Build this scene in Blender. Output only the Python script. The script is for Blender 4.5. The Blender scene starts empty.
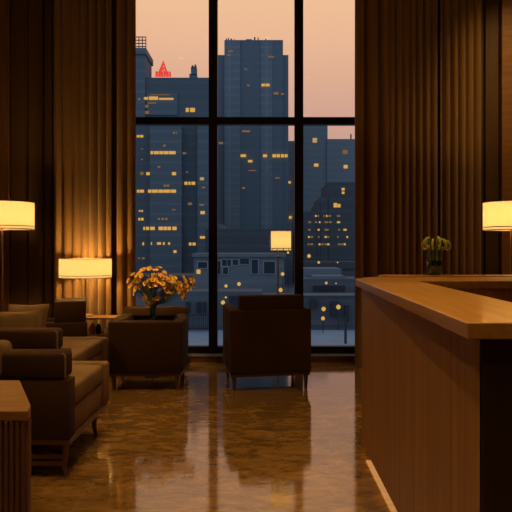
import bpy, bmesh, math, random
from mathutils import Vector, Matrix
random.seed(7)
scene = bpy.context.scene
COL = scene.collection
EYE = 1.42; F = 600.0; VX, VY = 261.0, 247.0     # focal length in pixels, vanishing point

def PX(px, d): return (px - VX) * d / F           # metres right of the camera at distance d
def PZ(py, d): return EYE - (py - VY) * d / F     # height at distance d

# ------------------------------------------------------------------ materials
def new_mat(name):
    m = bpy.data.materials.new(name); m.use_nodes = True
    nt = m.node_tree; nt.nodes.clear()
    out = nt.nodes.new('ShaderNodeOutputMaterial')
    return m, nt, out

def N(nt, t, **kw):
    n = nt.nodes.new(t)
    for k, v in kw.items():
        if k in n.inputs.keys() if hasattr(n.inputs, 'keys') else False: n.inputs[k].default_value = v
        else: setattr(n, k, v)
    return n

def principled(name, col, rough=0.6, spec=0.5, metal=0.0, noise=None, bump=None, sheen=0.0, coat=0.0, ior=1.5):
    """noise=(scale vec, col2, detail) varies base colour; bump=(scale vec, strength)"""
    m, nt, out = new_mat(name)
    p = nt.nodes.new('ShaderNodeBsdfPrincipled')
    p.inputs['Base Color'].default_value = (*col, 1)
    p.inputs['Roughness'].default_value = rough
    p.inputs['Metallic'].default_value = metal
    p.inputs['IOR'].default_value = ior
    p.inputs['Specular IOR Level'].default_value = spec
    p.inputs['Sheen Weight'].default_value = sheen
    p.inputs['Coat Weight'].default_value = coat
    p.inputs['Coat Roughness'].default_value = 0.12
    nt.links.new(p.outputs[0], out.inputs[0])
    tc = nt.nodes.new('ShaderNodeTexCoord')
    if noise:
        mp = nt.nodes.new('ShaderNodeMapping'); mp.inputs['Scale'].default_value = noise[0]
        nz = nt.nodes.new('ShaderNodeTexNoise'); nz.inputs['Scale'].default_value = 1.0; nz.inputs['Detail'].default_value = 5
        mx = nt.nodes.new('ShaderNodeMix'); mx.data_type = 'RGBA'
        mx.inputs[6].default_value = (*col, 1); mx.inputs[7].default_value = (*noise[1], 1)
        cr = nt.nodes.new('ShaderNodeMapRange'); cr.inputs[1].default_value = .35; cr.inputs[2].default_value = .65
        nt.links.new(tc.outputs['Object'], mp.inputs[0]); nt.links.new(mp.outputs[0], nz.inputs['Vector'])
        nt.links.new(nz.outputs[0], cr.inputs[0]); nt.links.new(cr.outputs[0], mx.inputs[0])
        nt.links.new(mx.outputs[2], p.inputs['Base Color'])
    if bump:
        mp = nt.nodes.new('ShaderNodeMapping'); mp.inputs['Scale'].default_value = bump[0]
        nz = nt.nodes.new('ShaderNodeTexNoise'); nz.inputs['Scale'].default_value = 1.0; nz.inputs['Detail'].default_value = 4
        b = nt.nodes.new('ShaderNodeBump'); b.inputs['Strength'].default_value = bump[1]; b.inputs['Distance'].default_value = .01
        nt.links.new(tc.outputs['Object'], mp.inputs[0]); nt.links.new(mp.outputs[0], nz.inputs['Vector'])
        nt.links.new(nz.outputs[0], b.inputs['Height']); nt.links.new(b.outputs[0], p.inputs['Normal'])
    return m

def emission(name, col, strength):
    m, nt, out = new_mat(name)
    e = nt.nodes.new('ShaderNodeEmission'); e.inputs[0].default_value = (*col, 1); e.inputs[1].default_value = strength
    nt.links.new(e.outputs[0], out.inputs[0]); return m

def thin_glass(name, refl=0.06, tint=(1, 1, 1), rough=0.0):
    m, nt, out = new_mat(name)
    t = nt.nodes.new('ShaderNodeBsdfTransparent'); t.inputs[0].default_value = (*tint, 1)
    g = nt.nodes.new('ShaderNodeBsdfGlossy'); g.inputs['Roughness'].default_value = rough
    mx = nt.nodes.new('ShaderNodeMixShader'); mx.inputs[0].default_value = refl
    nt.links.new(t.outputs[0], mx.inputs[1]); nt.links.new(g.outputs[0], mx.inputs[2]); nt.links.new(mx.outputs[0], out.inputs[0])
    return m

def shade_mat(name, col, e):
    """lamp shade cloth: lit through by its bulb"""
    m, nt, out = new_mat(name)
    d = nt.nodes.new('ShaderNodeBsdfTranslucent'); d.inputs[0].default_value = (.50, .40, .20, 1)
    em = nt.nodes.new('ShaderNodeEmission'); em.inputs[0].default_value = (*col, 1); em.inputs[1].default_value = e
    a = nt.nodes.new('ShaderNodeAddShader')
    nt.links.new(d.outputs[0], a.inputs[0]); nt.links.new(em.outputs[0], a.inputs[1]); nt.links.new(a.outputs[0], out.inputs[0])
    return m

def facade(name, col, line, floor_h=3.4, bay=0.0, amount=.5, rough=.8, thick=.25):
    """building skin: storeys as thin horizontal bands, optional vertical ribs"""
    m, nt, out = new_mat(name)
    p = nt.nodes.new('ShaderNodeBsdfPrincipled'); p.inputs['Roughness'].default_value = rough
    p.inputs['Specular IOR Level'].default_value = .2
    nt.links.new(p.outputs[0], out.inputs[0])
    tc = nt.nodes.new('ShaderNodeTexCoord'); sp = nt.nodes.new('ShaderNodeSeparateXYZ')
    nt.links.new(tc.outputs['Object'], sp.inputs[0])
    def band(sock, period, th):
        dv = N(nt, 'ShaderNodeMath', operation='DIVIDE'); dv.inputs[1].default_value = period
        fr = N(nt, 'ShaderNodeMath', operation='FRACT')
        lt = N(nt, 'ShaderNodeMath', operation='LESS_THAN'); lt.inputs[1].default_value = th
        nt.links.new(sock, dv.inputs[0]); nt.links.new(dv.outputs[0], fr.inputs[0]); nt.links.new(fr.outputs[0], lt.inputs[0])
        return lt.outputs[0]
    f = band(sp.outputs[2], floor_h, thick)
    if bay:
        g = band(sp.outputs[0], bay, .22)
        mxm = N(nt, 'ShaderNodeMath', operation='MAXIMUM'); nt.links.new(f, mxm.inputs[0]); nt.links.new(g, mxm.inputs[1]); f = mxm.outputs[0]
    nz = nt.nodes.new('ShaderNodeTexNoise'); nz.inputs['Scale'].default_value = .12
    nt.links.new(tc.outputs['Object'], nz.inputs['Vector'])
    mu = N(nt, 'ShaderNodeMath', operation='MULTIPLY'); nt.links.new(f, mu.inputs[0]); nt.links.new(nz.outputs[0], mu.inputs[1])
    m2 = N(nt, 'ShaderNodeMath', operation='MULTIPLY'); nt.links.new(mu.outputs[0], m2.inputs[0]); m2.inputs[1].default_value = amount * 2
    mx = nt.nodes.new('ShaderNodeMix'); mx.data_type = 'RGBA'; mx.clamp_factor = True
    mx.inputs[6].default_value = (*col, 1); mx.inputs[7].default_value = (*line, 1)
    nt.links.new(m2.outputs[0], mx.inputs[0]); nt.links.new(mx.outputs[2], p.inputs['Base Color'])
    return m

def wood(name, c1, c2, scale=(14, 14, 1.2), rough=.4, coat=0.0, spec=.5):
    return principled(name, c1, rough, spec, noise=(scale, c2, 5), bump=((scale[0]*4, scale[1]*4, scale[2]*2), .05), coat=coat)

M = {}
M['wall'] = wood('dark_wall_panel', (.13, .060, .019), (.10, .044, .013), (6, 6, .6), .6)
M['ceiling'] = principled('ceiling_plaster', (.16, .10, .06), .9)
M['frame'] = principled('black_window_metal', (.020, .012, .008), .5, .3)
M['sill'] = principled('pale_stone_sill', (.28, .22, .17), .5, noise=((6, 6, 6), (.22, .17, .12), 4))
M['curtain'] = principled('bronze_curtain_cloth', (.29, .145, .038), .7, .3, noise=((14, 14, .3), (.265, .13, .034), 2), sheen=.25)
M['upholstery'] = principled('brown_upholstery', (.075, .035, .014), .9, .2, bump=((160, 160, 160), .2), noise=((3, 3, 3), (.062, .028, .011), 3))
M['seat_cloth'] = principled('tan_upholstery', (.26, .145, .065), .9, .2, bump=((160, 160, 160), .2), noise=((5, 5, 5), (.21, .115, .05), 3))
M['piping'] = principled('piping_cloth', (.26, .17, .10), .8)
M['leg_wood'] = wood('oiled_leg_wood', (.16, .065, .02), (.10, .038, .012), (20, 20, 4), .4)
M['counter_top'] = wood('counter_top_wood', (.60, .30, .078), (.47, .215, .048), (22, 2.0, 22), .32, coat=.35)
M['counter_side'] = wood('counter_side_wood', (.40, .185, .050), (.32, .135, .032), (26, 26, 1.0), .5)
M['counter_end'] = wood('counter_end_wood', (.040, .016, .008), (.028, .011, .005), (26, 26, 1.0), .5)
M['table_wood'] = wood('side_table_wood', (.36, .17, .06), (.28, .12, .035), (4, 24, 24), .45)
M['slat_wood'] = wood('slatted_wood', (.22, .095, .03), (.15, .06, .018), (24, 24, 1.5), .5)
M['brass'] = principled('aged_brass', (.55, .33, .10), .35, metal=1.0)
M['shade'] = shade_mat('lamp_shade_cloth', (1.0, .66, .27), .47)
M['shade_trim'] = principled('shade_trim_brass', (.35, .20, .06), .4, metal=.8)
M['bulb'] = emission('warm_bulb', (1.0, .70, .32), 6)
M['glass'] = thin_glass('window_glass', .02)
M['vase_glass'] = thin_glass('vase_glass', .16, (.62, .78, .62), .05)
M['water'] = principled('vase_water_stems', (.03, .07, .02), .4)
M['stem'] = principled('green_stem', (.05, .12, .03), .6)
M['leafy'] = principled('leaf_green', (.06, .14, .03), .55)
M['petal'] = principled('golden_petal', (.98, .68, .12), .6, noise=((60, 60, 60), (.95, .54, .06), 2))
M['petal_core'] = principled('orange_flower_centre', (.70, .30, .03), .7)
M['lime'] = principled('lime_blossom', (.50, .52, .09), .6)
M['cup_red'] = principled('terracotta_glaze', (.42, .10, .03), .4)
M['cup_dark'] = principled('dark_bottle_glass', (.02, .012, .008), .25)
M['cup_white'] = principled('cream_ceramic', (.55, .45, .32), .35)
M['led'] = emission('warm_toe_light', (1.0, .50, .16), 1.8)
M['downlight'] = emission('downlight_lens', (1.0, .72, .40), 3)
M['black_metal'] = principled('dark_metal', (.03, .02, .015), .4)

# floor: polished brown stone
def floor_material():
    m, nt, out = new_mat('polished_brown_stone')
    p = nt.nodes.new('ShaderNodeBsdfPrincipled')
    tc = nt.nodes.new('ShaderNodeTexCoord')
    mp = nt.nodes.new('ShaderNodeMapping'); mp.inputs['Scale'].default_value = (3.0, 6.0, 1); mp.inputs['Rotation'].default_value = (0, 0, .12)
    nt.links.new(tc.outputs['Object'], mp.inputs[0])
    n1 = nt.nodes.new('ShaderNodeTexNoise'); n1.inputs['Scale'].default_value = 1.7; n1.inputs['Detail'].default_value = 9; n1.inputs['Roughness'].default_value = .68; n1.inputs['Distortion'].default_value = .9
    nt.links.new(mp.outputs[0], n1.inputs['Vector'])
    cr = nt.nodes.new('ShaderNodeValToRGB'); e = cr.color_ramp.elements
    e[0].position = .28; e[0].color = (.085, .040, .010, 1)
    e[1].position = .74; e[1].color = (.42, .225, .075, 1)
    x = cr.color_ramp.elements.new(.50); x.color = (.225, .112, .030, 1)
    nt.links.new(n1.outputs[0], cr.inputs[0]); nt.links.new(cr.outputs[0], p.inputs['Base Color'])
    n2 = nt.nodes.new('ShaderNodeTexNoise'); n2.inputs['Scale'].default_value = 2.4; n2.inputs['Detail'].default_value = 4
    nt.links.new(mp.outputs[0], n2.inputs['Vector'])
    rr = nt.nodes.new('ShaderNodeMapRange'); rr.inputs[1].default_value = .3; rr.inputs[2].default_value = .7; rr.inputs[3].default_value = .04; rr.inputs[4].default_value = .12
    nt.links.new(n2.outputs[0], rr.inputs[0]); nt.links.new(rr.outputs[0], p.inputs['Roughness'])
    b = nt.nodes.new('ShaderNodeBump'); b.inputs['Strength'].default_value = .05; b.inputs['Distance'].default_value = .01
    nt.links.new(n2.outputs[0], b.inputs['Height']); nt.links.new(b.outputs[0], p.inputs['Normal'])
    p.inputs['IOR'].default_value = 2.0
    nt.links.new(p.outputs[0], out.inputs[0]); return m
M['floor'] = floor_material()

# ------------------------------------------------------------------ mesh helpers
class MB:
    def __init__(s): s.bm = bmesh.new()
    def _merge(s, b2, mat=None):
        me = bpy.data.meshes.new('t'); b2.to_mesh(me); b2.free()
        if mat is not None: me.transform(mat)
        s.bm.from_mesh(me); bpy.data.meshes.remove(me)
    def box(s, x0, x1, y0, y1, z0, z1, bev=0.0, seg=2, mat=None):
        b = bmesh.new(); bmesh.ops.create_cube(b, size=1)
        for v in b.verts:
            v.co = Vector(((x0+x1)/2 + v.co.x*(x1-x0), (y0+y1)/2 + v.co.y*(y1-y0), (z0+z1)/2 + v.co.z*(z1-z0)))
        if bev: bmesh.ops.bevel(b, geom=list(b.edges), offset=bev, segments=seg, profile=.5, affect='EDGES')
        s._merge(b, mat); return s
    def prism(s, pts, z0, z1, bev=0.0):
        b = bmesh.new(); lo = [b.verts.new((x, y, z0)) for x, y in pts]; hi = [b.verts.new((x, y, z1)) for x, y in pts]
        n = len(pts); b.faces.new(list(reversed(lo))); b.faces.new(hi)
        for i in range(n): b.faces.new((lo[i], lo[(i+1) % n], hi[(i+1) % n], hi[i]))
        bmesh.ops.recalc_face_normals(b, faces=b.faces)
        if bev: bmesh.ops.bevel(b, geom=list(b.edges), offset=bev, segments=2, profile=.5, affect='EDGES')
        s._merge(b); return s
    def tube(s, pts, r, n=8, r2=None):
        pts = [Vector(p) for p in pts]; b = bmesh.new(); rings = []
        for i, p in enumerate(pts):
            t = (pts[min(i+1, len(pts)-1)] - pts[max(i-1, 0)]).normalized()
            a = t.orthogonal().normalized(); c = t.cross(a)
            if i and rings:
                a = (pa - t*pa.dot(t)).normalized(); c = t.cross(a)
            pa = a
            rad = r if r2 is None else r + (r2-r)*i/(len(pts)-1)
            rings.append([b.verts.new(p + (a*math.cos(q*2*math.pi/n) + c*math.sin(q*2*math.pi/n))*rad) for q in range(n)])
        for i in range(len(rings)-1):
            for q in range(n): b.faces.new((rings[i][q], rings[i][(q+1) % n], rings[i+1][(q+1) % n], rings[i+1][q]))
        b.faces.new(list(reversed(rings[0]))); b.faces.new(rings[-1])
        bmesh.ops.recalc_face_normals(b, faces=b.faces)
        s._merge(b); return s
    def lathe(s, prof, cx=0, cy=0, n=32, closed=False):
        """prof: list of (r,z). closed joins last to first"""
        b = bmesh.new(); rings = []
        for r, z in prof:
            rings.append([b.verts.new((cx + r*math.cos(q*2*math.pi/n), cy + r*math.sin(q*2*math.pi/n), z)) for q in range(n)])
        k = len(rings)
        for i in range(k if closed else k-1):
            A, B = rings[i], rings[(i+1) % k]
            for q in range(n): b.faces.new((A[q], A[(q+1) % n], B[(q+1) % n], B[q]))
        if not closed: b.faces.new(list(reversed(rings[0]))); b.faces.new(rings[-1])
        bmesh.ops.recalc_face_normals(b, faces=b.faces)
        s._merge(b); return s
    def build(s, name, mat, parent=None, loc=(0, 0, 0), smooth=False, origin=None):
        me = bpy.data.meshes.new(name)
        if smooth:
            for f in s.bm.faces: f.smooth = True
        s.bm.to_mesh(me); s.bm.free(); me.materials.append(mat)
        o = bpy.data.objects.new(name, me); COL.objects.link(o); o.location = loc
        if parent is not None: o.parent = parent
        if smooth:
            try: me.set_sharp_from_angle(angle=math.radians(40))
            except Exception: pass
        return o

def tag(o, label=None, cat=None, group=None, kind=None):
    if label: o['label'] = label
    if cat: o['category'] = cat
    if group: o['group'] = group
    if kind: o['kind'] = kind
    return o
def thing(name, label, cat, loc=(0, 0, 0), rz=0.0, group=None):
    o = bpy.data.objects.new(name, None); COL.objects.link(o); o.location = loc; o.rotation_euler = (0, 0, rz)
    o.empty_display_size = .1
    return tag(o, label, cat, group)
def struct(name, mb, mat): return tag(mb.build(name, mat), kind='structure')
def copy_tree(o, parent=None):
    c = o.copy(); COL.objects.link(c); c.parent = parent
    for ch in list(o.children): copy_tree(ch, c)
    return c

# ------------------------------------------------------------------ the room
YW = 7.41      # inner face of the window wall
YG = 7.62      # glass
XL, XR, YB, ZC = -3.9, 4.3, -2.6, 5.0
OL, OR = -1.775, 1.42   # opening
struct('floor', MB().box(XL, XR, YB, YW, -.25, 0), M['floor'])
struct('ceiling', MB().box(XL, XR, YB, YW+.3, ZC, ZC+.2), M['ceiling'])
w = MB(); w.box(XL-.3, OL, YW, YW+.35, -.25, ZC); w.box(OR, XR+.3, YW, YW+.35, -.25, ZC); w.box(OL, OR, YW, YW+.35, 4.75, ZC)
struct('wall_back', w, M['wall'])
struct('wall_left', MB().box(XL-.3, XL, YB, YW, -.25, ZC), M['wall'])
struct('wall_right', MB().box(XR, XR+.3, YB, YW, -.25, ZC), M['wall'])
struct('wall_front', MB().box(XL-.3, XR+.3, YB-.3, YB, -.25, ZC), M['wall'])
b = MB(); b.box(OL, OR, YW, YW+.03, -.25, .064); struct('baseboard_back', b, M['slat_wood'])
struct('trim_1', MB().box(OL, OR, YW-.012, YW+.35, .064, .080, .003), M['sill'])

# window: posts and rails in dark metal, six panes
wf = MB()
z0, z1 = .080, 4.75
wf.box(OL, OR, YG-.05, YG+.05, z0, PZ(346.5, YG-.05))
wf.box(OL, OR, YG-.05, YG+.05, 4.66, z1)
for px in (213, 299): wf.box(PX(px-4.3, YG-.05), PX(px+4.3, YG-.05), YG-.055, YG+.05, z0, z1)
wf.box(OL, OL+.06, YG-.05, YG+.05, z0, z1); wf.box(OR-.06, OR, YG-.05, YG+.05, z0, z1)
wf.box(OL, OR, YG-.05, YG+.05, PZ(124.2, YG-.05), PZ(117, YG-.05))
win = struct('window_1', wf, M['frame'])
xs = [OL+.06, PX(208.7, YG), PX(217.3, YG), PX(294.7, YG), PX(303.3, YG), OR-.06]
zs = [PZ(346.5, YG), PZ(124.2, YG), PZ(117, YG), 4.66]
for i in (0, 2, 4):
    for j in (0, 2):
        MB().box(xs[i], xs[i+1], YG-.004, YG+.004, zs[j], zs[j+1]).build('glass_pane', M['glass'], win)

# wall panelling left and right of the curtains
def panel(n, a, b_, d, z1=ZC, proj=.04, mat='wall'):
    struct('trim_%d' % n, MB().box(PX(a, d), PX(b_, d), YW-proj, YW, 0, z1, .006), M[mat])
panel(2, -20, 11, YW, proj=.06, mat='slat_wood'); panel(3, 12.5, 29, YW); panel(4, 30.5, 44.5, YW, proj=.07); panel(5, 46.5, 53, YW)
panel(6, 484, 497, YW, proj=.05); panel(7, 499, 530, YW, proj=.09, mat='table_wood'); panel(8, 532, 560, YW, proj=.05)

def curtain(x0, x1, yc, period, amp, label, seed, group):
    rnd = random.Random(seed)
    n = int((x1-x0)/.006); pts = []; ph = rnd.random()*6
    x = x0; 
    for i in range(n+1):
        x = x0 + (x1-x0)*i/n
        ph += (x1-x0)/n*2*math.pi/period*(1+.06*math.sin(x*9+seed))
        a = amp*(.85+.2*math.sin(x*13+seed*2))
        pts.append((x, yc + a*(1.15-2.3*abs(math.sin(ph/2))**.8) + .05*a*math.sin(ph*.37+seed)))
    bm = bmesh.new(); H = [.012, 1.6, 3.2, 4.94]; rows = []
    for t in (0, 1):
        for h in H:
            rows.append([bm.verts.new((p[0], p[1]+(.012 if t else 0)+.004*math.sin(h*2+p[0]*7), h)) for p in pts])
    nh = len(H)
    for k in (0, nh):
        for j in range(nh-1):
            for i in range(n): bm.faces.new((rows[k+j][i], rows[k+j][i+1], rows[k+j+1][i+1], rows[k+j+1][i]))
    for i in range(n):
        bm.faces.new((rows[0][i], rows[nh][i], rows[nh][i+1], rows[0][i+1])); bm.faces.new((rows[nh-1][i], rows[nh-1][i+1], rows[2*nh-1][i+1], rows[2*nh-1][i]))
    for j in range(nh-1):
        for i in (0, n): bm.faces.new((rows[j][i], rows[j+1][i], rows[nh+j+1][i], rows[nh+j][i]))
    bmesh.ops.recalc_face_normals(bm, faces=bm.faces)
    mb = MB(); mb.bm.free(); mb.bm = bm
    o = mb.build('curtain', M['curtain'], smooth=True)
    tag(o, label, 'curtain', group)
G = 'full-height pleated curtains beside the window'
YC = 7.17
curtain(PX(54.5, YC), PX(111.5, YC), YC, .105, .034, 'pleated bronze curtain behind the wide table lamp', 1, G)
curtain(PX(116, YC), PX(135.5, YC), YC, .12, .026, 'narrow bronze curtain strip right at the left window edge', 2, G)
curtain(PX(354.5, YC), PX(388, YC), YC, .175, .050, 'narrow bronze curtain strip right at the right window edge', 3, G)
curtain(PX(389.5, YC), PX(438, YC), YC, .088, .030, 'pleated brown curtain behind the green plant on the counter', 4, G)
curtain(PX(440, YC), PX(482.5, YC), YC, .095, .030, 'pleated brown curtain between the counter plant and the right-hand lamp', 5, G)

# ------------------------------------------------------------------ lamps
def point(name, loc, energy, col=(1, .62, .20), r=.04):
    l = bpy.data.lights.new(name, 'POINT'); l.energy = energy; l.color = col; l.shadow_soft_size = r
    o = bpy.data.objects.new(name, l); COL.objects.link(o); o.location = loc; return o
def spot(name, loc, energy, size=70, blend=.6, col=(1, .635, .22), aim=None, r=.05):
    l = bpy.data.lights.new(name, 'SPOT'); l.energy = energy; l.color = col; l.spot_size = math.radians(size); l.spot_blend = blend; l.shadow_soft_size = r
    o = bpy.data.objects.new(name, l); COL.objects.link(o); o.location = loc
    if aim: o.rotation_euler = (Vector(aim)-Vector(loc)).to_track_quat('-Z', 'Y').to_euler()
    return o

def lamp(name, label, x, y, zbase, ztop, zbot, r, watt, strips=False, group=None, base_r=.13, pole_dx=0.0, smat=None):
    t = thing(name, label, 'lamp', (x+pole_dx, y, zbase), group=group)
    H = ztop - zbase; B = zbot - zbase
    MB().lathe([(base_r, 0), (base_r, .012), (base_r*.8, .02), (.015, .026)]).build('base', M['brass'], t, smooth=True)
    MB().tube([(0, 0, .02), (0, 0, B+.06)], .009, 10).build('pole', M['brass'], t, smooth=True)
    dx = -pole_dx
    sm = MB().lathe([(r, B), (r, H), (r-.006, H), (r-.006, B)], dx, 0, 48, closed=True)
    sh = sm.build('lamp_shade', smat or M['shade'], t, smooth=True)
    for z_, h_ in ((B+.0255, .0035), (B, .003), (H, .003)):
        MB().lathe([(r+.002, z_-h_), (r+.002, z_+h_), (r-.008, z_+h_), (r-.008, z_-h_)], dx, 0, 48, closed=True).build('trim_ring', M['shade_trim'], sh, smooth=True)
    if strips:
        for q in range(10):
            MB().box(-.004, .004, -r-.002, -r+.004, B, B+.024, mat=Matrix.Translation((dx, 0, 0)) @ Matrix.Rotation(q*2*math.pi/10+.2, 4, 'Z')).build('trim_post', M['shade_trim'], sh)
    sp = MB()
    for a in (0, 2.1, 4.2): sp.tube([(dx, 0, B+.05), (dx+(r-.004)*math.cos(a), (r-.004)*math.sin(a), B+.05)], .003, 6)
    sp.build('spider_fitting', M['brass'], t)
    MB().lathe([(.004, B+.055), (.02, B+.07), (.028, B+.095), (.02, B+.12), (.004, B+.13)], dx, 0, 16).build('bulb', M['bulb'], t, smooth=True)
    point('lamp_glow', (x, y, zbase+B+(H-B)*.5), watt, r=.05)
    return t
lamp('floor_lamp', 'brass floor lamp with drum shade at the left edge, beside the sofas', PX(2, 5.5), 5.5, 0, PZ(202.5, 5.5), PZ(229, 5.5), 30.5*5.5/600, 24)
lamp('floor_lamp', 'brass floor lamp with drum shade behind the counter at the right edge', PX(511, 5.5), 5.5, 0, PZ(202.5, 5.5), PZ(230, 5.5), 26.5*5.5/600, 26)
ZT = .63
lamp('table_lamp', 'table lamp with a wide low drum shade on the side table before the left curtain', PX(85.5, 6.84), 6.84, ZT+.004, PZ(258.5, 6.84), PZ(277.3, 6.84), 25.5*6.84/600, 32, base_r=.09)
lamp('floor_lamp', 'slim floor lamp with a small shade before the window, behind the centre armchair', PX(281, 7.0), 7.0, 0, PZ(231, 7.0), PZ(250.5, 7.0), 10*7.0/600, 1.5, strips=True, pole_dx=-.035, base_r=.12)

# ------------------------------------------------------------------ armchairs
def armchair(label, w, d, hs, hb, upper_w, loc, rz, upper_dx=0.0, arm_t=.11, upper_d=.0):
    """origin on the floor; back towards -y, facing +y"""
    t = thing('armchair', label, 'armchair', loc, rz, 'upholstered armchairs of the lounge')
    L = .135; bt = .13
    MB().box(-w/2, w/2, -d/2, -d/2+bt, L+.03, hs, .022, 3).build('back_shell', M['upholstery'], t, smooth=True)
    for s in (-1, 1):
        x0, x1 = (-w/2, -w/2+arm_t) if s < 0 else (w/2-arm_t, w/2)
        MB().box(x0, x1, -d/2+bt-.03, d/2, L+.03, hs, .022, 3).build('arm', M['upholstery'], t, smooth=True)
    MB().box(-w/2+arm_t, w/2-arm_t, -d/2+bt, d/2-.005, L+.03, L+.15, .01).build('seat_base', M['upholstery'], t, smooth=True)
    MB().box(-w/2+arm_t+.004, w/2-arm_t-.004, -d/2+bt+.01, d/2+.012, L+.15, L+.29, .03, 3).build('seat_cushion', M['seat_cloth'], t, smooth=True)
    ux = upper_dx
    MB().box(ux-upper_w/2, ux+upper_w/2, -d/2+.012, -d/2+bt+.06+upper_d, hs-.03, hb, .012, 3).build('backrest', M['upholstery'], t, smooth=True)
    MB().box(-w/2+.012, w/2-.012, -d/2+.012, d/2-.012, L, L+.032, .004).build('base_frame', M['leg_wood'], t)
    for sx in (-1, 1):
        for sy in (-1, 1):
            m = MB(); x = sx*(w/2-.05); y = sy*(d/2-.045)
            b = bmesh.new(); bmesh.ops.create_cube(b, size=1)
            for v in b.verts:
                k = 1.0 if v.co.z > 0 else .62
                v.co = Vector((x+v.co.x*.042*k, y+v.co.y*.042*k, L/2+v.co.z*L))
            m._merge(b); m.build('leg', M['leg_wood'], t)
    # piping along the top edge of the shell
    p = MB(); e = hs-.006
    p.tube([(-w/2+.004, -d/2+.03, e-.03), (-w/2+.012, -d/2+.012, e-.006), (w/2-.012, -d/2+.012, e-.006), (w/2-.004, -d/2+.03, e-.03)], .005, 6)
    p.build('piping', M['piping'], t, smooth=True)
    return t
# centre armchair, turned slightly so its left side shows
rz = math.radians(9)
armchair('high dark brown armchair seen from behind, alone in the middle before the window', .825, .72, PZ(309.5, 5.95), PZ(295.5, 5.98), .64,
         (.043, 6.30, 0), rz, .016)
armchair('low dark brown armchair seen from behind, just in front of the yellow flowers', .735, .50, PZ(322, 5.93), PZ(322, 5.93)-.005, .5,
         (PX(144.7, 5.93), 5.93+.25, 0), 0)
armchair('dark brown armchair beyond the yellow flowers, its back close to the window', .74, .44, .64, PZ(309.3, 6.82), .735,
         (PX(152.3, 6.85), 7.02-.02, 0), math.radians(180), 0)
chair_corner = Vector((PX(87, 6.14), 6.14)) - Matrix.Rotation(math.radians(106), 2) @ Vector((-.24, -.33))
armchair('dark brown armchair turned sideways in front of the wide table lamp', .48, .66, .655, PZ(301.5, 6.14), .46,
         (chair_corner.x, chair_corner.y, 0), math.radians(106), 0, upper_d=.13)

# ------------------------------------------------------------------ sofas (they face +x, the aisle)
def sofa(label, xf, y0, y1, xb, seat=.545, arm=.775, back=.83, back_t=.30, arm_in=.02, corner=False):
    t = thing('sofa', label, 'sofa', ((xf+xb)/2, (y0+y1)/2, 0), 0, 'low sofas along the left side')
    ox, oy = (xf+xb)/2, (y0+y1)/2
    def B(*a, **k):
        m = MB(); m.box(a[0]-ox, a[1]-ox, a[2]-oy, a[3]-oy, a[4], a[5], *a[6:], **k); return m
    zb = .235
    B(xb, xf, y0, y0+.13, zb, .605, .012, 2).build('end_panel', M['upholstery'], t, smooth=True)
    B(xb+back_t-.01, xf-arm_in, y0-.004, y0+.15, .607, arm, .03, 4).build('arm', M['upholstery'], t, smooth=True)
    p = MB(); xx = xf-arm_in-ox-.004
    p.tube([(xx, y0-oy+.006, .615), (xx, y0-oy+.006, arm-.03), (xx-.012, y0-oy+.01, arm-.012), (xb+back_t-ox+.03, y0-oy+.01, arm-.012)], .006, 6)
    p.build('piping', M['piping'], t, smooth=True)
    B(xb+.01, xf-.012, y0+.12, y1-.10, zb, .405, .01).build('seat_base', M['seat_cloth'], t, smooth=True)
    B(xb+back_t-.02, xf, y0+.132, y1-.112, .408, seat, .026, 3).build('seat_cushion', M['seat_cloth'], t, smooth=True)
    B(xb+.01, xf+.022, y1-.11, y1, zb, seat+.008, .028, 3).build('low_arm', M['seat_cloth'], t, smooth=True)
    B(xb-.01, xb+back_t-.004, y0+.02, y1-.01, zb+.01, back, .05, 4).build('backrest', M['seat_cloth'], t, smooth=True)
    if corner: B(xb+.01, xb+.325, y0-.02, y0+.16, .607, .835, .05, 4).build('corner_cushion', M['seat_cloth'], t, smooth=True)
    f = B(xb+.01, xf+.004, y0+.004, y1-.01, .203, .233, .003); f.build('base_frame', M['leg_wood'], t)
    s = B(xb+.04, xf-.035, y0+.02, y0+.045, .112, .135, .003); s.box(xb+.04-ox, xf-.04-ox, y0+.02-oy, y0+.05-oy, .068, .098, .003)
    s.build('stretcher', M['leg_wood'], t)
    for x in (xb+.03, xf-.028):
        for y in (y0+.032, y1-.045):
            dx = .012 if x == xf-.028 else -.006
            if y > oy and x > ox: x -= .05
            m = MB(); m.tube([(x-ox, y-oy, .204), (x-ox-dx*.3, y-oy, .13), (x-ox-dx, y-oy, .07), (x-ox+dx*.2, y-oy, 0)], .022, 8, .015)
            m.build('leg', M['leg_wood'], t, smooth=True)
    return t
sofa('nearest low sofa at the left with a wooden base, dark end panel and tan seat', -1.178, 3.68, 4.60, -1.90, back=.60, corner=True)
sofa('second low sofa at the left, behind the nearest one, with throw pillows', -1.53, 4.72, 5.93, -2.36, back=.70, back_t=.12, seat=.53, arm=.770, arm_in=.07)

def pillow(label, loc, size, rot):
    b = bmesh.new(); n = 10; sx, sy, sz = size
    top = {}; bot = {}
    for i in range(n+1):
        for j in range(n+1):
            u, v = i/n*2-1, j/n*2-1
            th = max(0, (1-u**4)*(1-v**4))**.5
            k = 1-.06*(1-abs(v))*abs(u)**3; k2 = 1-.06*(1-abs(u))*abs(v)**3
            top[i, j] = b.verts.new((u*sx/2*k, v*sy/2*k2, th*sz/2))
            bot[i, j] = top[i, j] if i in (0, n) or j in (0, n) else b.verts.new((u*sx/2*k, v*sy/2*k2, -th*sz/2))
    for i in range(n):
        for j in range(n):
            b.faces.new((top[i, j], top[i+1, j], top[i+1, j+1], top[i, j+1]))
            b.faces.new((bot[i, j+1], bot[i+1, j+1], bot[i+1, j], bot[i, j]))
    m = MB(); m.bm.free(); m.bm = b
    o = m.build('throw_pillow', M['seat_cloth'], smooth=True); o.location = loc; o.rotation_euler = rot
    return tag(o, label, 'pillow', 'throw pillows on the second sofa')
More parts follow.
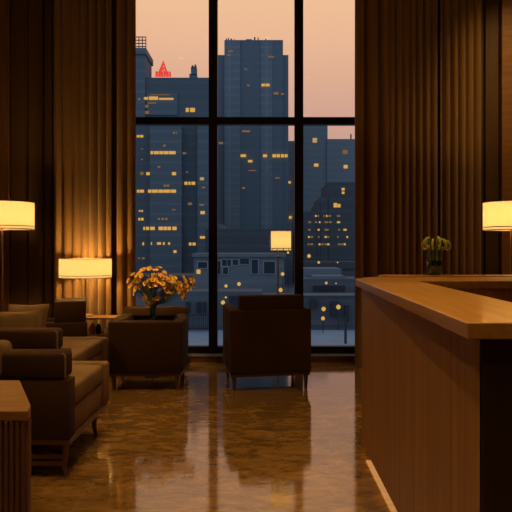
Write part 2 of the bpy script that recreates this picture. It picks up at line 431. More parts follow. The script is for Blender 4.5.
pillow('tan throw pillow on the second sofa, the one nearer its arm', (-2.04, 5.01, .71), (.34, .36, .13), (math.radians(72), 0, math.radians(18)))
pillow('larger tan throw pillow on the second sofa, leaning behind the other', (-2.06, 5.27, .735), (.35, .40, .14), (math.radians(62), 0, math.radians(8)))

# ------------------------------------------------------------------ side table with the wide lamp, small things on its shelf
tx0, tx1, ty0, ty1 = -2.13, PX(115, 6.70), 6.70, 6.99
t = thing('side_table', 'small wooden side table carrying the wide table lamp, partly hidden by armchairs', 'side table', ((tx0+tx1)/2, (ty0+ty1)/2, 0))
cx, cy = (tx0+tx1)/2, (ty0+ty1)/2
MB().box(tx0-cx, tx1-cx, ty0-cy, ty1-cy, ZT-.022, ZT, .004).build('tabletop', M['table_wood'], t)
MB().box(tx0-cx+.02, tx1-cx-.02, ty0-cy+.02, ty1-cy-.02, .42, .438, .003).build('shelf', M['table_wood'], t)
for sx in (tx0-cx+.02, tx1-cx-.02):
    for sy in (ty0-cy+.02, ty1-cy-.02): MB().box(sx-.012, sx+.012, sy-.012, sy+.012, 0, ZT-.02).build('leg', M['leg_wood'], t)
def on_shelf(px, py_top, r, name, mat, label, cat, y=6.76):
    h = PZ(py_top, y) - .438
    o = MB().lathe([(r*.75, 0), (r, h*.25), (r*.95, h*.7), (r*.6, h*.85), (r*.55, h)], n=20).build(name, mat, loc=(PX(px, y), y, .438), smooth=True)
    tag(o, label, cat)
on_shelf(92.5, 323, .035, 'jar', M['cup_red'], 'terracotta jar on the shelf of the side table', 'jar')
on_shelf(98.5, 324, .030, 'bottle', M['cup_dark'], 'dark squat bottle on the side table shelf beside the terracotta jar', 'bottle')
on_shelf(106, 328, .026, 'cup', M['cup_white'], 'cream cup on the side table shelf near the armchair', 'cup')

# ------------------------------------------------------------------ slatted wooden cabinet, bottom left foreground
base = [(-1.62, 2.56), (-.995, 2.56), (-1.02, 2.66), (-1.27, 3.16), (-1.62, 3.16)]
t = thing('wooden_cabinet', 'vertically slatted wooden cabinet with a flat top in the bottom left foreground', 'cabinet', (-1.3, 2.85, 0))
loc = [(x+1.3, y-2.85) for x, y in base]
MB().prism(loc, .675, .72, .006).build('top', M['table_wood'], t)
MB().prism([(x*.95, y*.95) for x, y in loc], .0, .675).build('body', M['slat_wood'], t)
sl = MB()
for i in range(len(loc)):
    a, b_ = Vector(loc[i]), Vector(loc[(i+1) % len(loc)]); a, b_ = a*.965, b_*.965
    L = (b_-a).length; n = max(1, int(L/.024)); ang = math.atan2((b_-a).y, (b_-a).x)
    for k in range(n):
        c = a + (b_-a)*((k+.5)/n)
        sl.box(-.008, .008, -.009, .009, .02, .674, .003, 1, Matrix.Translation((c.x, c.y, 0)) @ Matrix.Rotation(ang, 4, 'Z'))
o = sl.build('slats', M['slat_wood'], t)

# ------------------------------------------------------------------ reception counter
CT = 1.185; TH = .052
t = thing('reception_counter', 'L-shaped wooden reception counter with a thick lit top at the right', 'counter', (.9, 3.0, 0))
def off(pts): return [(x-.9, y-3.0) for x, y in pts]
outer = [(.640, 1.86), (.700, 4.46), (.95, 4.84), (3.4, 4.84), (3.4, 4.16), (1.09, 4.16), (1.06, 1.86)]
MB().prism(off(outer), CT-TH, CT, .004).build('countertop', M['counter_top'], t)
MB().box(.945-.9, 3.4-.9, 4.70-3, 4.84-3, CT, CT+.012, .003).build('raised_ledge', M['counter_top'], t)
# cladding boards on the aisle side, thin joints between them
cl = MB(); y = 1.90; e = 4.26
cuts = [1.90, 2.21, 2.50, 2.76, 3.03, 3.30, 3.57, 3.84, 4.17]
for a, b_ in zip(cuts[:-1], cuts[1:]): cl.box(.700-.9, .722-.9, a+.0015-3, b_-.0015-3, .06, CT-TH, .0015, 1)
cl.build('side_boards', M['counter_side'], t)
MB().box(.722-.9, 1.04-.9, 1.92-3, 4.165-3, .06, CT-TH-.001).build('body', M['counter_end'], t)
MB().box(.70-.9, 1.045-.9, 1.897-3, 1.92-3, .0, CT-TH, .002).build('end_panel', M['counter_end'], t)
MB().prism(off([(.722, 4.168), (.93, 4.72), (3.36, 4.72), (3.36, 4.168)]), .06, CT-TH-.001).build('rear_body', M['counter_side'], t)
MB().prism(off([(.765, 1.95), (.765, 4.15), (.96, 4.66), (3.3, 4.66), (3.3, 4.26), (1.0, 4.26), (1.0, 1.95)]), 0, .059).build('plinth', M['counter_side'], t)
MB().box(.724-.9, .764-.9, 1.95-3, 4.14-3, .050, .059).build('toe_light', M['led'], t)
MB().box(1.045-.9, 1.50-.9, 2.0-3, 4.2-3, .72, .75, .003).build('work_surface', M['table_wood'], t)

# green plant in a glass vase on the ledge
yl = 4.77; xl = PX(434, yl); zl = CT+.012
t = thing('glass_vase', 'small clear glass vase on the rear ledge of the counter', 'vase', (xl, yl, zl))
MB().lathe([(.048, 0), (.060, .03), (.062, .09), (.058, .115), (.054, .115), (.057, .09), (.055, .03), (.044, .006)], n=28).build('body', M['vase_glass'], t, smooth=True)
MB().lathe([(.042, .006), (.053, .03), (.054, .07), (.004, .071)], n=24).build('water', M['water'], t, smooth=True)
for k in range(11):
    a = k*2*math.pi/11 + .3; R = .066+.026*random.random(); top = .272+.03*random.random()
    ca, sa = math.cos(a), math.sin(a)
    s = thing('lime_tulip', 'drooping lime-green blossom on a curling stem in the small vase on the counter', 'flower', (xl, yl, zl), 0, 'drooping green blossoms in the counter vase')
    pts = [(-.01*ca, -.01*sa, .02), (.012*ca, .012*sa, .12), (.02*ca, .02*sa, .20), (R*.45*ca, R*.45*sa, top-.008), (R*.8*ca, R*.8*sa, top)]
    MB().tube(pts, .0032, 6).build('stem', M['stem'], s, smooth=True)
    z = top
    arc = [(R*.78*ca, R*.78*sa, z), (R*1.15*ca, R*1.15*sa, z-.008), (R*1.38*ca, R*1.38*sa, z-.032), (R*1.34*ca, R*1.34*sa, z-.062), (R*1.12*ca, R*1.12*sa, z-.076), (R*.90*ca, R*.90*sa, z-.062)]
    MB().tube(arc, .0105, 7, .007).build('blossom', M['lime'], s, smooth=True)
for k in range(5):
    a = k*1.3+.4; ca, sa = math.cos(a), math.sin(a)
    m = MB(); m.tube([(.02*ca, .02*sa, .06), (.045*ca, .045*sa, .12), (.06*ca, .06*sa, .17), (.05*ca, .05*sa, .21)], .009, 5, .003)
    tag(m.build('leaf', M['leafy'], loc=(xl, yl, zl), smooth=True), 'narrow upright green leaf in the small counter vase', 'leaf', 'leaves in the counter vase')

# ------------------------------------------------------------------ yellow flowers between the two left armchairs
yv = 6.60; xv = PX(153, yv); zt = .44
t = thing('pedestal_table', 'little round pedestal table under the yellow flowers, between two armchairs', 'table', (xv, yv, 0))
MB().lathe([(.095, 0), (.095, .01), (.02, .02)], n=28).build('base', M['black_metal'], t, smooth=True)
MB().tube([(0, 0, .015), (0, 0, zt-.02)], .014, 12).build('leg', M['black_metal'], t, smooth=True)
MB().lathe([(.10, zt-.02), (.105, zt-.012), (.105, zt), (.004, zt+.0005)], n=32).build('tabletop', M['table_wood'], t, smooth=True)
t = thing('flower_vase', 'tall slim green glass vase holding the yellow flowers', 'vase', (xv, yv, zt+.001))
hv = PZ(303, yv)-zt
MB().lathe([(.034, 0), (.036, .02), (.034, hv*.6), (.046, hv), (.042, hv), (.030, hv*.6), (.032, .02), (.03, .006)], n=28).build('body', M['vase_glass'], t, smooth=True)
MB().lathe([(.029, .008), (.030, .02), (.028, hv*.55), (.004, hv*.56)], n=20).build('water', M['water'], t, smooth=True)
def petal_mesh():
    m = MB(); b = bmesh.new()
    for k in range(6):
        a = k*math.pi/3; lay = []
        for (r, wd, z) in ((.003, .004, 0), (.014, .013, .006), (.025, .013, .013), (.033, .004, .015)):
            lay.append([(r, -wd, z+.004), (r, 0, z), (r, wd, z+.004)])
        R = Matrix.Rotation(a, 3, 'Z')
        up = [[b.verts.new(R @ Vector(p)) for p in row] for row in lay]
        dn = [[b.verts.new(R @ (Vector(p)-Vector((0, 0, .0025)))) for p in row] for row in lay]
        for i in range(3):
            for j in range(2):
                b.faces.new((up[i][j], up[i+1][j], up[i+1][j+1], up[i][j+1])); b.faces.new((dn[i][j+1], dn[i+1][j+1], dn[i+1][j], dn[i][j]))
        for i in range(3):
            for j in (0, 2): b.faces.new((up[i][j], dn[i][j], dn[i+1][j], up[i+1][j]))
        for i in (0, 3):
            for j in range(2): b.faces.new((up[i][j], up[i][j+1], dn[i][j+1], dn[i][j]))
    bmesh.ops.recalc_face_normals(b, faces=b.faces)
    m.bm.free(); m.bm = b; return m
P = petal_mesh().build('petals', M['petal'], smooth=True); pm = P.data
Cc = MB().lathe([(.002, .002), (.008, .006), (.007, .013), (.002, .016)], n=10).build('flower_centre', M['petal_core'], smooth=True); cm = Cc.data
bpy.data.objects.remove(P); bpy.data.objects.remove(Cc)
heads = []
rf = random.Random(11)
def scatter(cxp, cyp, rx, ry, n):
    tries = 0; k = 0
    while k < n and tries < 4000:
        tries += 1
        u, v = rf.uniform(-1, 1), rf.uniform(-1, 1)
        if u*u+v*v > 1: continue
        px, py = cxp+u*rx, cyp+v*ry; dy = rf.uniform(-.10, .09)*math.sqrt(max(.05, 1-u*u))
        if any((px-a)**2+(py-b_)**2+((dy-c)*90)**2 < 13 for a, b_, c in heads): continue
        heads.append((px, py, dy)); k += 1
scatter(150, 282, 20, 14, 52); scatter(179, 286.5, 15, 9.5, 32); scatter(165, 281, 7, 6, 5)
heads += [(146, 298, -.03), (149, 303, .0), (154, 300, -.02), (158, 297, -.03), (167, 297, -.02), (135, 293, .0), (183, 297, -.02), (192, 280, 0), (129, 281, .02)]
for (px, py, dy) in heads:
    y = yv+dy; hx, hz = PX(px, yv), PZ(py, yv)
    s = thing('yellow_flower', 'golden-yellow blossom of the big bouquet in the tall vase by the window', 'flower', (xv, yv, zt+hv-.12), 0, 'yellow blossoms in the tall vase')
    dx, dz = hx-xv, hz-(zt+hv-.12)
    st = [(dx*.02, dy*.05, .0), (dx*.10, dy*.2, .10), (dx*.45, dy*.5, max(.12, dz*.62)), (dx*.98, dy*.98, dz-.004)]
    MB().tube(st, .0028, 5).build('stem', M['stem'], s, smooth=True)
    d = Vector((dx*.7+rf.uniform(-.05, .05), -.10+dy*.5+rf.uniform(-.05, .05), .06+(hz-(PZ(286, yv)))*.8)).normalized()
    q = d.to_track_quat('Z', 'Y').to_euler()
    for nm, me in (('petals', pm), ('flower_centre', cm)):
        o = bpy.data.objects.new(nm, me); COL.objects.link(o); o.parent = s; o.location = (dx, dy, dz); o.rotation_euler = q
        k = rf.uniform(.95, 1.15); o.scale = (k, k, k)

# ------------------------------------------------------------------ unseen ceiling downlights: inferred over sofas and counter, the rest added fill
def downlight(x, y, energy, size, aim=None, blend=.8):
    c = thing('unseen_downlight', 'unseen round downlight in the ceiling', 'ceiling light', (x, y, ZC), 0, 'recessed ceiling downlights')
    MB().lathe([(.07, -.012), (.07, 0), (.055, 0), (.055, -.012)], n=24, closed=True).build('ring', M['brass'], c)
    MB().lathe([(.054, -.006), (.054, -.001)], n=24).build('lens', M['downlight'], c)
    spot('unseen_downlight_beam', (x, y, ZC-.03), energy, size, blend, aim=aim or (x, y, 0))
downlight(-1.5, 3.9, 130, 50)
downlight(-1.9, 5.4, 150, 48)
downlight(1.0, 2.6, 340, 46)
downlight(1.6, 4.3, 200, 38)
downlight(-.9, 4.9, 460, 16, (-1.12, 6.6, 1.0))  # added accent beam to brighten the yellow flowers
downlight(-.3, 3.2, 215, 74)  # added for general fill over the aisle
downlight(.1, 5.0, 90, 58)  # added to lift the ambient light before the window
downlight(-1.2, 1.0, 150, 90)  # added wide fill light, left of the camera
downlight(1.2, .2, 100, 90)  # added wide fill light, right of the camera
downlight(3.1, 6.0, 110, 95, (3.5, 7.4, 1.8), 1.0)  # added wash to brighten the far-right wall panel
# ------------------------------------------------------------------ the city outside (distance haze is put into the skin colours)
GZ = EYE - 10.0
C1 = facade('tower_skin_dark', (.165, .20, .235), (.20, .235, .27), 3.4)
C1b = facade('tower_skin_mid', (.20, .24, .28), (.25, .29, .33), 3.4, amount=.8)
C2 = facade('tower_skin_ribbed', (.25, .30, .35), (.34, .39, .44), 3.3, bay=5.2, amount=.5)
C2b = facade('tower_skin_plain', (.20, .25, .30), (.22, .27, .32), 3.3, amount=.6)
C3 = facade('hazy_block_skin', (.30, .345, .39), (.35, .39, .43), 3.3, amount=.6)  # paler because aerial haze is mixed into the colour
C4 = facade('near_block_skin', (.12, .135, .155), (.16, .175, .195), 3.3, amount=.5)
CL = facade('low_house_skin', (.26, .29, .33), (.34, .37, .41), 3.0, amount=.5)
CLd = facade('low_wall_skin', (.16, .18, .205), (.21, .23, .26), 3.0, amount=.5)
FRM = principled('pale_window_surround', (.52, .60, .66), .8)
CD = principled('dark_opening', (.035, .045, .06), .5)
GR = principled('street_asphalt', (.10, .12, .15), .8, noise=((.2, .2, .2), (.07, .085, .11), 4))
PL = principled('pale_plaza_paving', (.34, .46, .56), .8, noise=((.5, .5, .5), (.28, .39, .49), 4))
LIT = emission('lit_window_gold', (1.0, .54, .12), .70)
LIT2 = emission('lit_window_pale', (1.0, .62, .25), .50)
DIM = emission('lit_window_dim', (.72, .40, .16), .28)
RED = emission('red_neon', (1.0, .075, .06), .80)
LAMPE = emission('street_lamp_globe', (1.0, .55, .11), .72)
WHITE = emission('pale_lamp', (.75, .85, .9), .5)
struct('street_ground', MB().box(-400, 400, 72, 900, GZ-.5, GZ), GR)
struct('plaza_ground', MB().box(-90, 90, 14, 72, GZ-.5, GZ+.02), PL)

def building(label, d, boxes, lits, name='office_tower', woff=0.0):
    """boxes: (px0, px1, py_top, depth offset, thickness, material, part name); lits: (px0, px1, py0, py1, material, offset)"""
    cx = PX((boxes[0][0]+boxes[0][1])/2, d)
    t = thing(name, label, 'building', (cx, d, GZ), 0, None)
    for bx_ in boxes:
        a, b_, top, do, th, mat, nm = bx_[:7]
        dd = d+do; low = PZ(bx_[7], dd)-GZ if len(bx_) > 7 else 0
        MB().box(PX(a, dd)-cx, PX(b_, dd)-cx, do, do+th, low, PZ(top, dd)-GZ).build(nm, mat, t)
    for l in lits:
        a, b_, y0, y1, mat = l[:5]; do = l[5] if len(l) > 5 else 0
        do += woff; dd = d+do
        MB().box(PX(a, dd)-cx, PX(b_, dd)-cx, do-.15, do+.15, PZ(y1, dd)-GZ, PZ(y0, dd)-GZ).build('window', mat, t)
    return t, cx

def row(y, spans, mat=None, h=2.3, do=0):
    """a lit storey: each span is one window band"""
    return [(a, b_, y-h/2, y+h/2, mat or LIT, do) for a, b_ in spans]
# left tower
L = []
B1 = -3
L += row(136.3, [(136.8, 139.2), (139.8, 143.3)]) + row(145.7, [(163, 165.6)], DIM, 2, B1) + row(133, [(173, 175), (176, 177)], DIM, 2, B1)
L += row(152.7, [(150.6, 153.2), (154, 158.8), (159.4, 163), (163.6, 168.5), (169, 175.6)], LIT, 3, B1)
L += row(153.3, [(182.5, 186)], DIM, 2) + row(173.5, [(140.3, 143.5)], DIM, 3) + row(173.7, [(146.3, 150), (151, 155.3)], LIT, 3) + row(173.7, [(172, 176)], LIT, 3, B1)
L += row(167, [(157.6, 160.4)], DIM, 1.8, B1) + row(183.3, [(184.5, 187.5), (188.5, 190.5), (191.5, 195.2)], LIT, 3)
L += row(178.8, [(200, 204)], LIT2, 2.8, B1) + row(172, [(186, 188)], DIM, 1.2) + row(149, [(141.5, 143)], DIM, 1) + row(159.5, [(141, 143)], DIM, 1)
L += row(185.7, [(163.5, 166), (166.5, 169.4)], DIM, 2, B1) + row(191.2, [(137, 139.2), (139.8, 144)], LIT, 2.8) + row(191.2, [(148, 151.4), (152, 157.8), (158.5, 163), (163.5, 170), (170.6, 176)], LIT, 3, B1)
L += row(187.5, [(202, 205)], DIM, 1.6, B1) + row(203.8, [(188, 192)], DIM, 2.4) + row(205, [(199.5, 204)], DIM, 1.6, B1) + row(212.6, [(200.5, 204.8)], LIT, 3, B1)
L += row(211, [(139, 140.4), (141.4, 143)], LIT, 1.8) + row(209.8, [(172, 175.6)], DIM, 1.2, B1) + row(219.2, [(138.4, 140.2), (141, 143.6)], LIT, 2.6) + row(219, [(158, 160), (161.5, 164), (165, 167.6)], DIM, 2, B1)
L += row(228.4, [(143.4, 145), (146, 149), (150.2, 154.8)], LIT, 3.2, B1) + row(228.4, [(158.6, 163), (163.6, 167), (167.6, 171), (172.4, 176.6)], LIT, 3.4, B1)
L += row(237.4, [(200, 205.4)], LIT, 2.4, B1) + row(243.8, [(142.6, 144)], LIT, 3) + row(243.5, [(151, 152), (157, 161), (163, 164.8), (168.2, 170)], LIT, 2.4, B1)
L += row(244, [(189, 191.5), (192.6, 195.6)], LIT, 2.8) + row(251.6, [(173.5, 176.5)], LIT, 2.6, B1) + row(258.3, [(138.5, 140), (142, 144.6)], DIM, 1.6)
L += row(264, [(168.4, 171.5), (172, 175.5), (176.4, 179.6)], LIT, 2) + row(268.5, [(148, 153)], LIT, 1.6)
L += row(110, [(185.8, 188.8), (190, 195)], LIT, 4) + [(144, 148, 97.2, 99.6, LIT, -.8), (149, 158, 96.6, 99.8, LIT, -.7), (159, 173.4, 98, 99.8, LIT, -.7), (138, 140.4, 98.4, 100, DIM, -.9), (148, 156, 102.6, 103.6, DIM, -.7), (145.2, 148.4, 105, 107.6, DIM, -.7), (145.2, 149, 111, 114, DIM, -.7), (150, 170, 94.6, 95.2, DIM, -.7)]
t, cx = building('broad dark tower block with gold-lit windows seen through the left panes', 200,
    [(118, 209.5, 77.6, 0, 30, C1, 'wall'), (149.8, 181.6, 126, B1, 3.2, C1b, 'projecting_bay'), (197.5, 209.5, 116, B1, 3.2, C1b, 'side_bay'),
     (126, 145, 47.8, -.8, 12, C1b, 'corner_shaft', 118), (146.8, 177.3, 93, -.6, .8, C1b, 'screen_panel', 115)], L)
def bx(a, b_, y0, y1, d, do, th, cx, mb): mb.box(PX(a, d+do)-cx, PX(b_, d+do)-cx, do, do+th, PZ(y1, d+do)-GZ, PZ(y0, d+do)-GZ)
cg = MB()
for i in range(6): bx(128+i*3.5, 128.6+i*3.5, 36.5, 47.8, 200, -.8, .4, cx, cg)
for k in range(4): bx(128, 146, 36.5+k*3.2, 37.2+k*3.2, 200, -.8, .3, cx, cg)
cg.build('roof_cage', CD, t)
m = MB(); bx(126, 146, 47.8, 54, 200, -1.4, 13.4, cx, m); m.build('shaft_collar', C1b, t)
m = MB(); dd = 200
ax = PX(193, dd)-cx
m.prism([(PX(188.6, dd)-cx, 2), (PX(196, dd)-cx, 2), (PX(196, dd)-cx, 5), (PX(188.6, dd)-cx, 5)], PZ(80, dd)-GZ, PZ(72, dd)-GZ)
m.prism([(PX(190.2, dd)-cx, 2), (PX(195.6, dd)-cx, 2), (PX(195.6, dd)-cx, 5), (PX(190.2, dd)-cx, 5)], PZ(73, dd)-GZ, PZ(65, dd)-GZ)
m.prism([(PX(191, dd)-cx, 2), (PX(192.6, dd)-cx, 2), (PX(192.6, dd)-cx, 5), (PX(191, dd)-cx, 5)], PZ(66, dd)-GZ, PZ(63.4, dd)-GZ)
m.prism([(PX(193.8, dd)-cx, 2), (PX(195.2, dd)-cx, 2), (PX(195.2, dd)-cx, 5), (PX(193.8, dd)-cx, 5)], PZ(66, dd)-GZ, PZ(62.6, dd)-GZ)
m.build('roof_spire', C1b, t)
# red lattice pyramid sign on the roof
t2 = thing('roof_beacon', 'red glowing lattice pyramid on the roof of the left tower', 'beacon', (PX(163.4, 203), 203, PZ(77.5, 203)))
m = MB(); k = 203/600
apex = (0, 0, 16.3*k)
cor = [(-3.9*k, -3.9*k), (3.9*k, -3.9*k), (3.9*k, 3.9*k), (-3.9*k, 3.9*k)]
for x, y in cor: m.tube([(x, y, 3.4*k), apex], .26, 5, .16)
for f in (.25, .5, .72):
    for i in range(4):
        a, b_ = cor[i], cor[(i+1) % 4]; s_ = 1-f; z = 3.4*k+f*12.6*k
        m.tube([(a[0]*s_, a[1]*s_, z), (b_[0]*s_, b_[1]*s_, z)], .18, 5)
for i in range(4):
    a, b_ = cor[i], cor[(i+1) % 4]
    m.tube([(a[0], a[1], 3.4*k), (b_[0]*.5, b_[1]*.5, 9.7*k)], .14, 5)
m.build('pyramid_tubes', RED, t2)
m = MB()
for i in range(6): m.box(-7*k+i*2.7*k, -7*k+i*2.7*k+.5, -1.2, -.8, -.05, 4.4*k)
for z in (0, 2.0, 4.0): m.box(-7.6*k, 7*k, -1.2, -.8, z*k, z*k+.35)
m.build('sign_rail', RED, t2)

# centre tower
L = []
L += row(57, [(268, 274)], DIM, 1.2) + [(228.6, 233, 50.6, 52, DIM, 0), (227.6, 230.4, 54.6, 56, DIM, 0)]
L += row(85, [(261.4, 265), (265.6, 269.6)], LIT, 2.4) + row(85.4, [(247, 249.6)], DIM, 1.6) + row(93.4, [(273.6, 278.6)], DIM, 2.2) + row(94, [(281, 284)], DIM, 1.6)
L += row(131.3, [(242, 250)], DIM, 1.8) + row(143, [(218.6, 223)], DIM, 2) + row(155.7, [(240.6, 246)], LIT, 2.6) + row(155.8, [(263, 267)], LIT, 2.6) + row(155.8, [(272.4, 276), (276.6, 280), (281, 284), (284.6, 287.6)], LIT, 3)
L += row(161.2, [(248, 252.4)], LIT, 2.2) + row(170.6, [(248.4, 256)], DIM, .8) + row(178, [(275, 279.6)], DIM, 1) + row(188, [(242, 245)], DIM, 1.6) + row(182.3, [(288.4, 290.8)], LIT, 2.2, 60)
L += row(217.4, [(289, 291.4), (292, 294.6)], LIT, 2.6, 60) + row(246, [(219, 222)], DIM, 1.6) + row(248.2, [(254, 256.6)], LIT, 3.4)
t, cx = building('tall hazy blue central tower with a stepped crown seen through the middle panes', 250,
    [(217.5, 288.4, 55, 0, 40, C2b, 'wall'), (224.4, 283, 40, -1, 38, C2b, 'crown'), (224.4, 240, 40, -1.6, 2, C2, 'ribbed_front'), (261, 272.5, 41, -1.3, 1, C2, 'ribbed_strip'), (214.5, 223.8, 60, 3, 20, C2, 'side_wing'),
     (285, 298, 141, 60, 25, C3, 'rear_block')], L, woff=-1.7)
m = MB()
for a, b_, y0 in ((226, 227, 38.4), (228, 229, 38), (230.5, 232, 38.6), (234, 234.7, 39), (254, 255.4, 37), (257.6, 258.6, 37.6), (265.4, 266.4, 38.4), (246, 252, 39.2)): bx(a, b_, y0, 40.5, 250, 1, 2, cx, m)
m.build('roof_antennas', CD, t)

# right-hand blocks
L = [(312.6, 317, 138, 142.6, LIT2, 0), (314, 318.4, 163.6, 166.6, LIT, 0), (343.6, 347.6, 165, 168.4, LIT, -1), (342.6, 347.6, 150, 154, DIM, -1)]
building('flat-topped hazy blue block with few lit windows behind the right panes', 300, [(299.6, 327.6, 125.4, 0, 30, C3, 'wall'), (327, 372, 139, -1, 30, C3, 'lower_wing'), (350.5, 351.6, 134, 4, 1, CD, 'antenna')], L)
L = [(341.6, 344.6, 188, 190.4, LIT, 0), (341.8, 344.4, 191.6, 194, LIT, 0), (333.6, 337, 203, 207.4, LIT, 0), (337.4, 340.4, 204, 207.4, LIT, 0)]
rows_ = {216: [(315, 316.6), (317.4, 319), (323.4, 324.6), (326, 327.4), (328.4, 331), (336.8, 340.2)],
         222.2: [(308.4, 311), (315, 317), (319, 320.4), (324.6, 328), (328.8, 331.8), (337, 340)],
         229.8: [(308, 310.6), (317.6, 319.6), (324.6, 328.6), (338, 340), (343.4, 346.6)],
         237: [(308, 309.8), (310.6, 313), (318, 319.4), (324.6, 326.8), (327.4, 329.2), (337, 338.6), (346.4, 348)],
         244.3: [(307.6, 309.4), (310.4, 313), (318.6, 320.4), (321.4, 323.4), (324.4, 326.4), (327, 329.4), (338, 340.2), (341, 343), (343.8, 345.6)]}
for k, (y, sp) in enumerate(rows_.items()):
    for j, (a, b_) in enumerate(sp): L.append((a, b_, y-.9, y+.9, LIT if (j+k) % 3 == 0 else DIM, 0))
building('dark stepped apartment block with rows of small lit windows at the lower right pane', 170,
    [(296, 317.2, 211.5, 0, 20, C4, 'wall'), (316.8, 320.4, 203.4, 0, 20, C4, 'wall_step'), (320, 328.4, 197.4, 0, 20, C4, 'wall_step'), (328, 372, 182.3, 0, 20, C4, 'wall_step')], L, 'apartment_block')
# low buildings
t, cx = building('low pale terrace house with dark windows below the central tower', 115,
    [(194, 284, 257, 0, 14, CL, 'wall'), (192, 286, 253.4, -.6, 15, CL, 'roof_parapet', 257)], [(196.6, 200.4, 269.6, 273.8, LIT, 0)], 'terrace_house')
for (a, b_, y0, y1) in ((216, 220.6, 261, 274), (222, 226.6, 259.6, 266), (227.6, 231, 259.6, 266), (232.6, 238, 259.6, 265), (223, 228, 267.4, 274), (251.6, 258, 259.6, 273.6), (264, 275, 261.6, 273.6), (240, 249, 258.4, 264), (198, 207, 262, 268)):
    m = MB(); bx(a-.7, b_+.7, y0-.7, y1+.7, 115, -.25, .3, cx, m); f = m.build('window_frame', FRM, t)
    m = MB(); bx(a, b_, y0, y1, 115, -.3, .3, cx, m); m.build('pane', CD, f)
t, cx = building('low grey shed with flat bands of roof below the stepped block', 105,
    [(300, 372, 279, 0, 10, CLd, 'wall'), (300, 341, 268.6, 8, 8, CL, 'roof_band'), (313, 345, 276, 1.5, 6, CL, 'upper_wall')], [], 'shed')
for (a, b_, y0, y1) in ((313, 345, 285.6, 291), (343, 372, 268, 271)):
    m = MB(); bx(a, b_, y0, y1, 105, -.3, .4, cx, m); m.build('opening', CD, t)
t, cx = building('long low wall building with a fence beyond the pale plaza', 76,
    [(150, 262, 291.5, 0, 5, CLd, 'wall'), (150, 400, 296, .5, 5, CLd, 'wall'), (262, 400, 294.4, -.2, .9, CL, 'coping', 296)], [], 'low_building')
for (a, b_, y0, y1) in ((196.6, 200.4, 302, 313), (186, 190, 302, 313), (203, 206, 302, 313), (229, 243, 296, 312), (331, 339, 302, 316), (345, 349, 306, 322), (310, 318, 300, 308)):
    m = MB(); bx(a, b_, y0, y1, 76, -.3, .6, cx, m); m.build('opening', CD, t)
building('far dark hillside block closing the street behind the low houses', 165, [(205, 293, 229, 0, 20, C4, 'wall'), (206, 222, 224, 2, 20, C1b, 'wall_step')], [], 'apartment_block')
building('distant dim block under the left tower at street level', 130, [(110, 196, 276, 0, 15, C4, 'wall')], [], 'apartment_block')
building('long dim block at the foot of the stepped apartment block', 148, [(302, 372, 262, 0, 15, C4, 'wall')], [], 'apartment_block')
# railing in front of it
t = thing('iron_fence', 'dark iron railing at the far edge of the pale plaza', 'fence', (PX(195, 71), 71, GZ))
m = MB(); W = PX(212, 71)-PX(178, 71)
for z in (.3, 1.9): m.box(-W/2, W/2, -.04, .04, z, z+.09)
m.build('rail', CD, t)
for i in range(17):
    MB().box(-W/2+i*W/16-.04, -W/2+i*W/16+.04, -.04, .04, 0, 2.1).build('post', CD, t)
def street_lamp(px, py, d, r, mat, label, grp='street lamps outside'):
    h = PZ(py, d)-GZ
    t = thing('street_lamp', label, 'street lamp', (PX(px, d), d, GZ), 0, grp)
    MB().tube([(0, 0, 0), (0, 0, h)], .05, 6).build('pole', CD, t)
    MB().lathe([(r*.3, h-r), (r*.85, h-r*.5), (r, h), (r*.85, h+r*.5), (r*.3, h+r)], n=14).build('globe', mat, t, smooth=True)
for px, py, d, r, mat, lb in (
    (226, 286, 98, .30, LAMPE, 'glowing amber street lamp, left of the pair below the terrace house'),
    (239, 284, 98, .36, LAMPE, 'glowing amber street lamp, right of the pair below the terrace house'),
    (223, 302.6, 72.5, .30, LAMPE, 'glowing amber street lamp low beside the left mullion'),
    (225.8, 297.4, 73.5, .15, LAMPE, 'tiny street lamp just above the one beside the left mullion'),
    (280.6, 290, 90, .36, LAMPE, 'glowing amber street lamp just above the centre armchair'),
    (282.6, 274, 108, .38, LAMPE, 'glowing amber street lamp under the window lamp shade'),
    (288, 252.6, 108, .26, LAMPE, 'small amber street lamp right beside the window lamp shade'),
    (250, 290.6, 90, .18, WHITE, 'small white street lamp left of the centre armchair top'),
    (309, 256, 140, .50, LAMPE, 'amber lamp at the foot of the stepped block near the right mullion'),
    (318.7, 262.4, 140, .36, LAMPE, 'smaller amber lamp at the foot of the stepped block'),
    (326.3, 283, 100, .26, LAMPE, 'pale amber street lamp in front of the grey shed'),
    (336, 283.4, 100, .14, WHITE, 'tiny white street lamp in front of the grey shed'),
    (323.6, 309, 72.5, .30, LAMPE, 'upper amber street lamp of the two above one another at the plaza'),
    (338.4, 307, 72.5, .32, LAMPE, 'amber street lamp right of the two above one another at the plaza'),
    (323, 318.4, 70, .26, LAMPE, 'lower amber street lamp of the two above one another at the plaza'),
    (337.6, 262.4, 140, .2, LAMPE, 'tiny amber lamp right of the foot of the stepped block')):
    street_lamp(px, py, d, r*.88, mat, lb)
tag(MB().box(-.12, .12, -.12, .12, 0, PZ(318, 62)-GZ).build('post', CD, loc=(PX(345.5, 62), 62, GZ)), 'dark upright post standing on the pale plaza at the right', 'post')

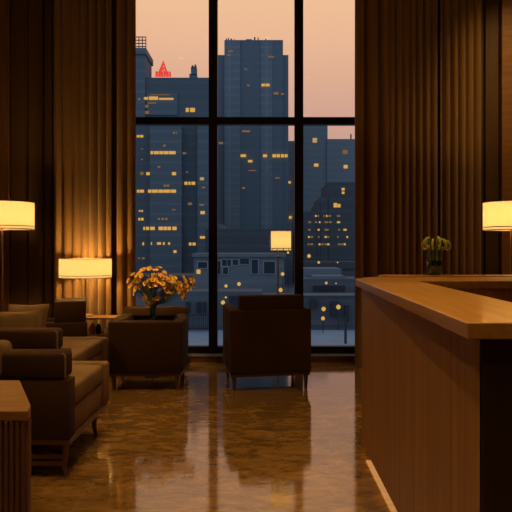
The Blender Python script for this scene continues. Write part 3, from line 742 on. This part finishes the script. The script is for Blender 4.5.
# ------------------------------------------------------------------ dusk sky: warm afterglow ahead, blue behind
wd = bpy.data.worlds.new('World'); scene.world = wd; wd.use_nodes = True
nt = wd.node_tree; nt.nodes.clear()
out = nt.nodes.new('ShaderNodeOutputWorld'); bg = nt.nodes.new('ShaderNodeBackground')
tc = nt.nodes.new('ShaderNodeTexCoord'); sp = nt.nodes.new('ShaderNodeSeparateXYZ')
nt.links.new(tc.outputs['Generated'], sp.inputs[0])
r1 = nt.nodes.new('ShaderNodeValToRGB'); e = r1.color_ramp.elements
e[0].position = 0.0; e[0].color = (.46, .31, .28, 1)
e[1].position = 1.0; e[1].color = (.05, .09, .20, 1)
for p, c in ((.10, (.53, .33, .295, 1)), (.22, (.68, .385, .29, 1)), (.33, (.86, .50, .31, 1)), (.40, (.92, .56, .32, 1)), (.60, (.35, .28, .30, 1))):
    x = e.new(p); x.color = c
nt.links.new(sp.outputs[2], r1.inputs[0])
mr = nt.nodes.new('ShaderNodeMapRange'); mr.interpolation_type = 'SMOOTHSTEP'
mr.inputs[1].default_value = -.15; mr.inputs[2].default_value = .55
nt.links.new(sp.outputs[1], mr.inputs[0])
mx = nt.nodes.new('ShaderNodeMix'); mx.data_type = 'RGBA'; mx.inputs[6].default_value = (.195, .265, .36, 1)
nt.links.new(mr.outputs[0], mx.inputs[0]); nt.links.new(r1.outputs[0], mx.inputs[7])
nt.links.new(mx.outputs[2], bg.inputs[0]); bg.inputs[1].default_value = 1.0
nt.links.new(bg.outputs[0], out.inputs[0])

# ------------------------------------------------------------------ camera
cd = bpy.data.cameras.new('camera'); cam = bpy.data.objects.new('camera', cd); COL.objects.link(cam)
cam.location = (0, 0, EYE); cam.rotation_euler = (math.radians(90), 0, 0)
cd.sensor_width = 36; cd.lens = F/512*36; cd.shift_x = -(VX-256)/512; cd.shift_y = -(256-VY)/512
cd.clip_end = 2000; cd.clip_start = .05
scene.camera = cam
scene.view_settings.view_transform = 'Standard'; scene.view_settings.look = 'None'
scene.view_settings.exposure = 0; scene.view_settings.gamma = 1; scene.view_settings.use_curve_mapping = False
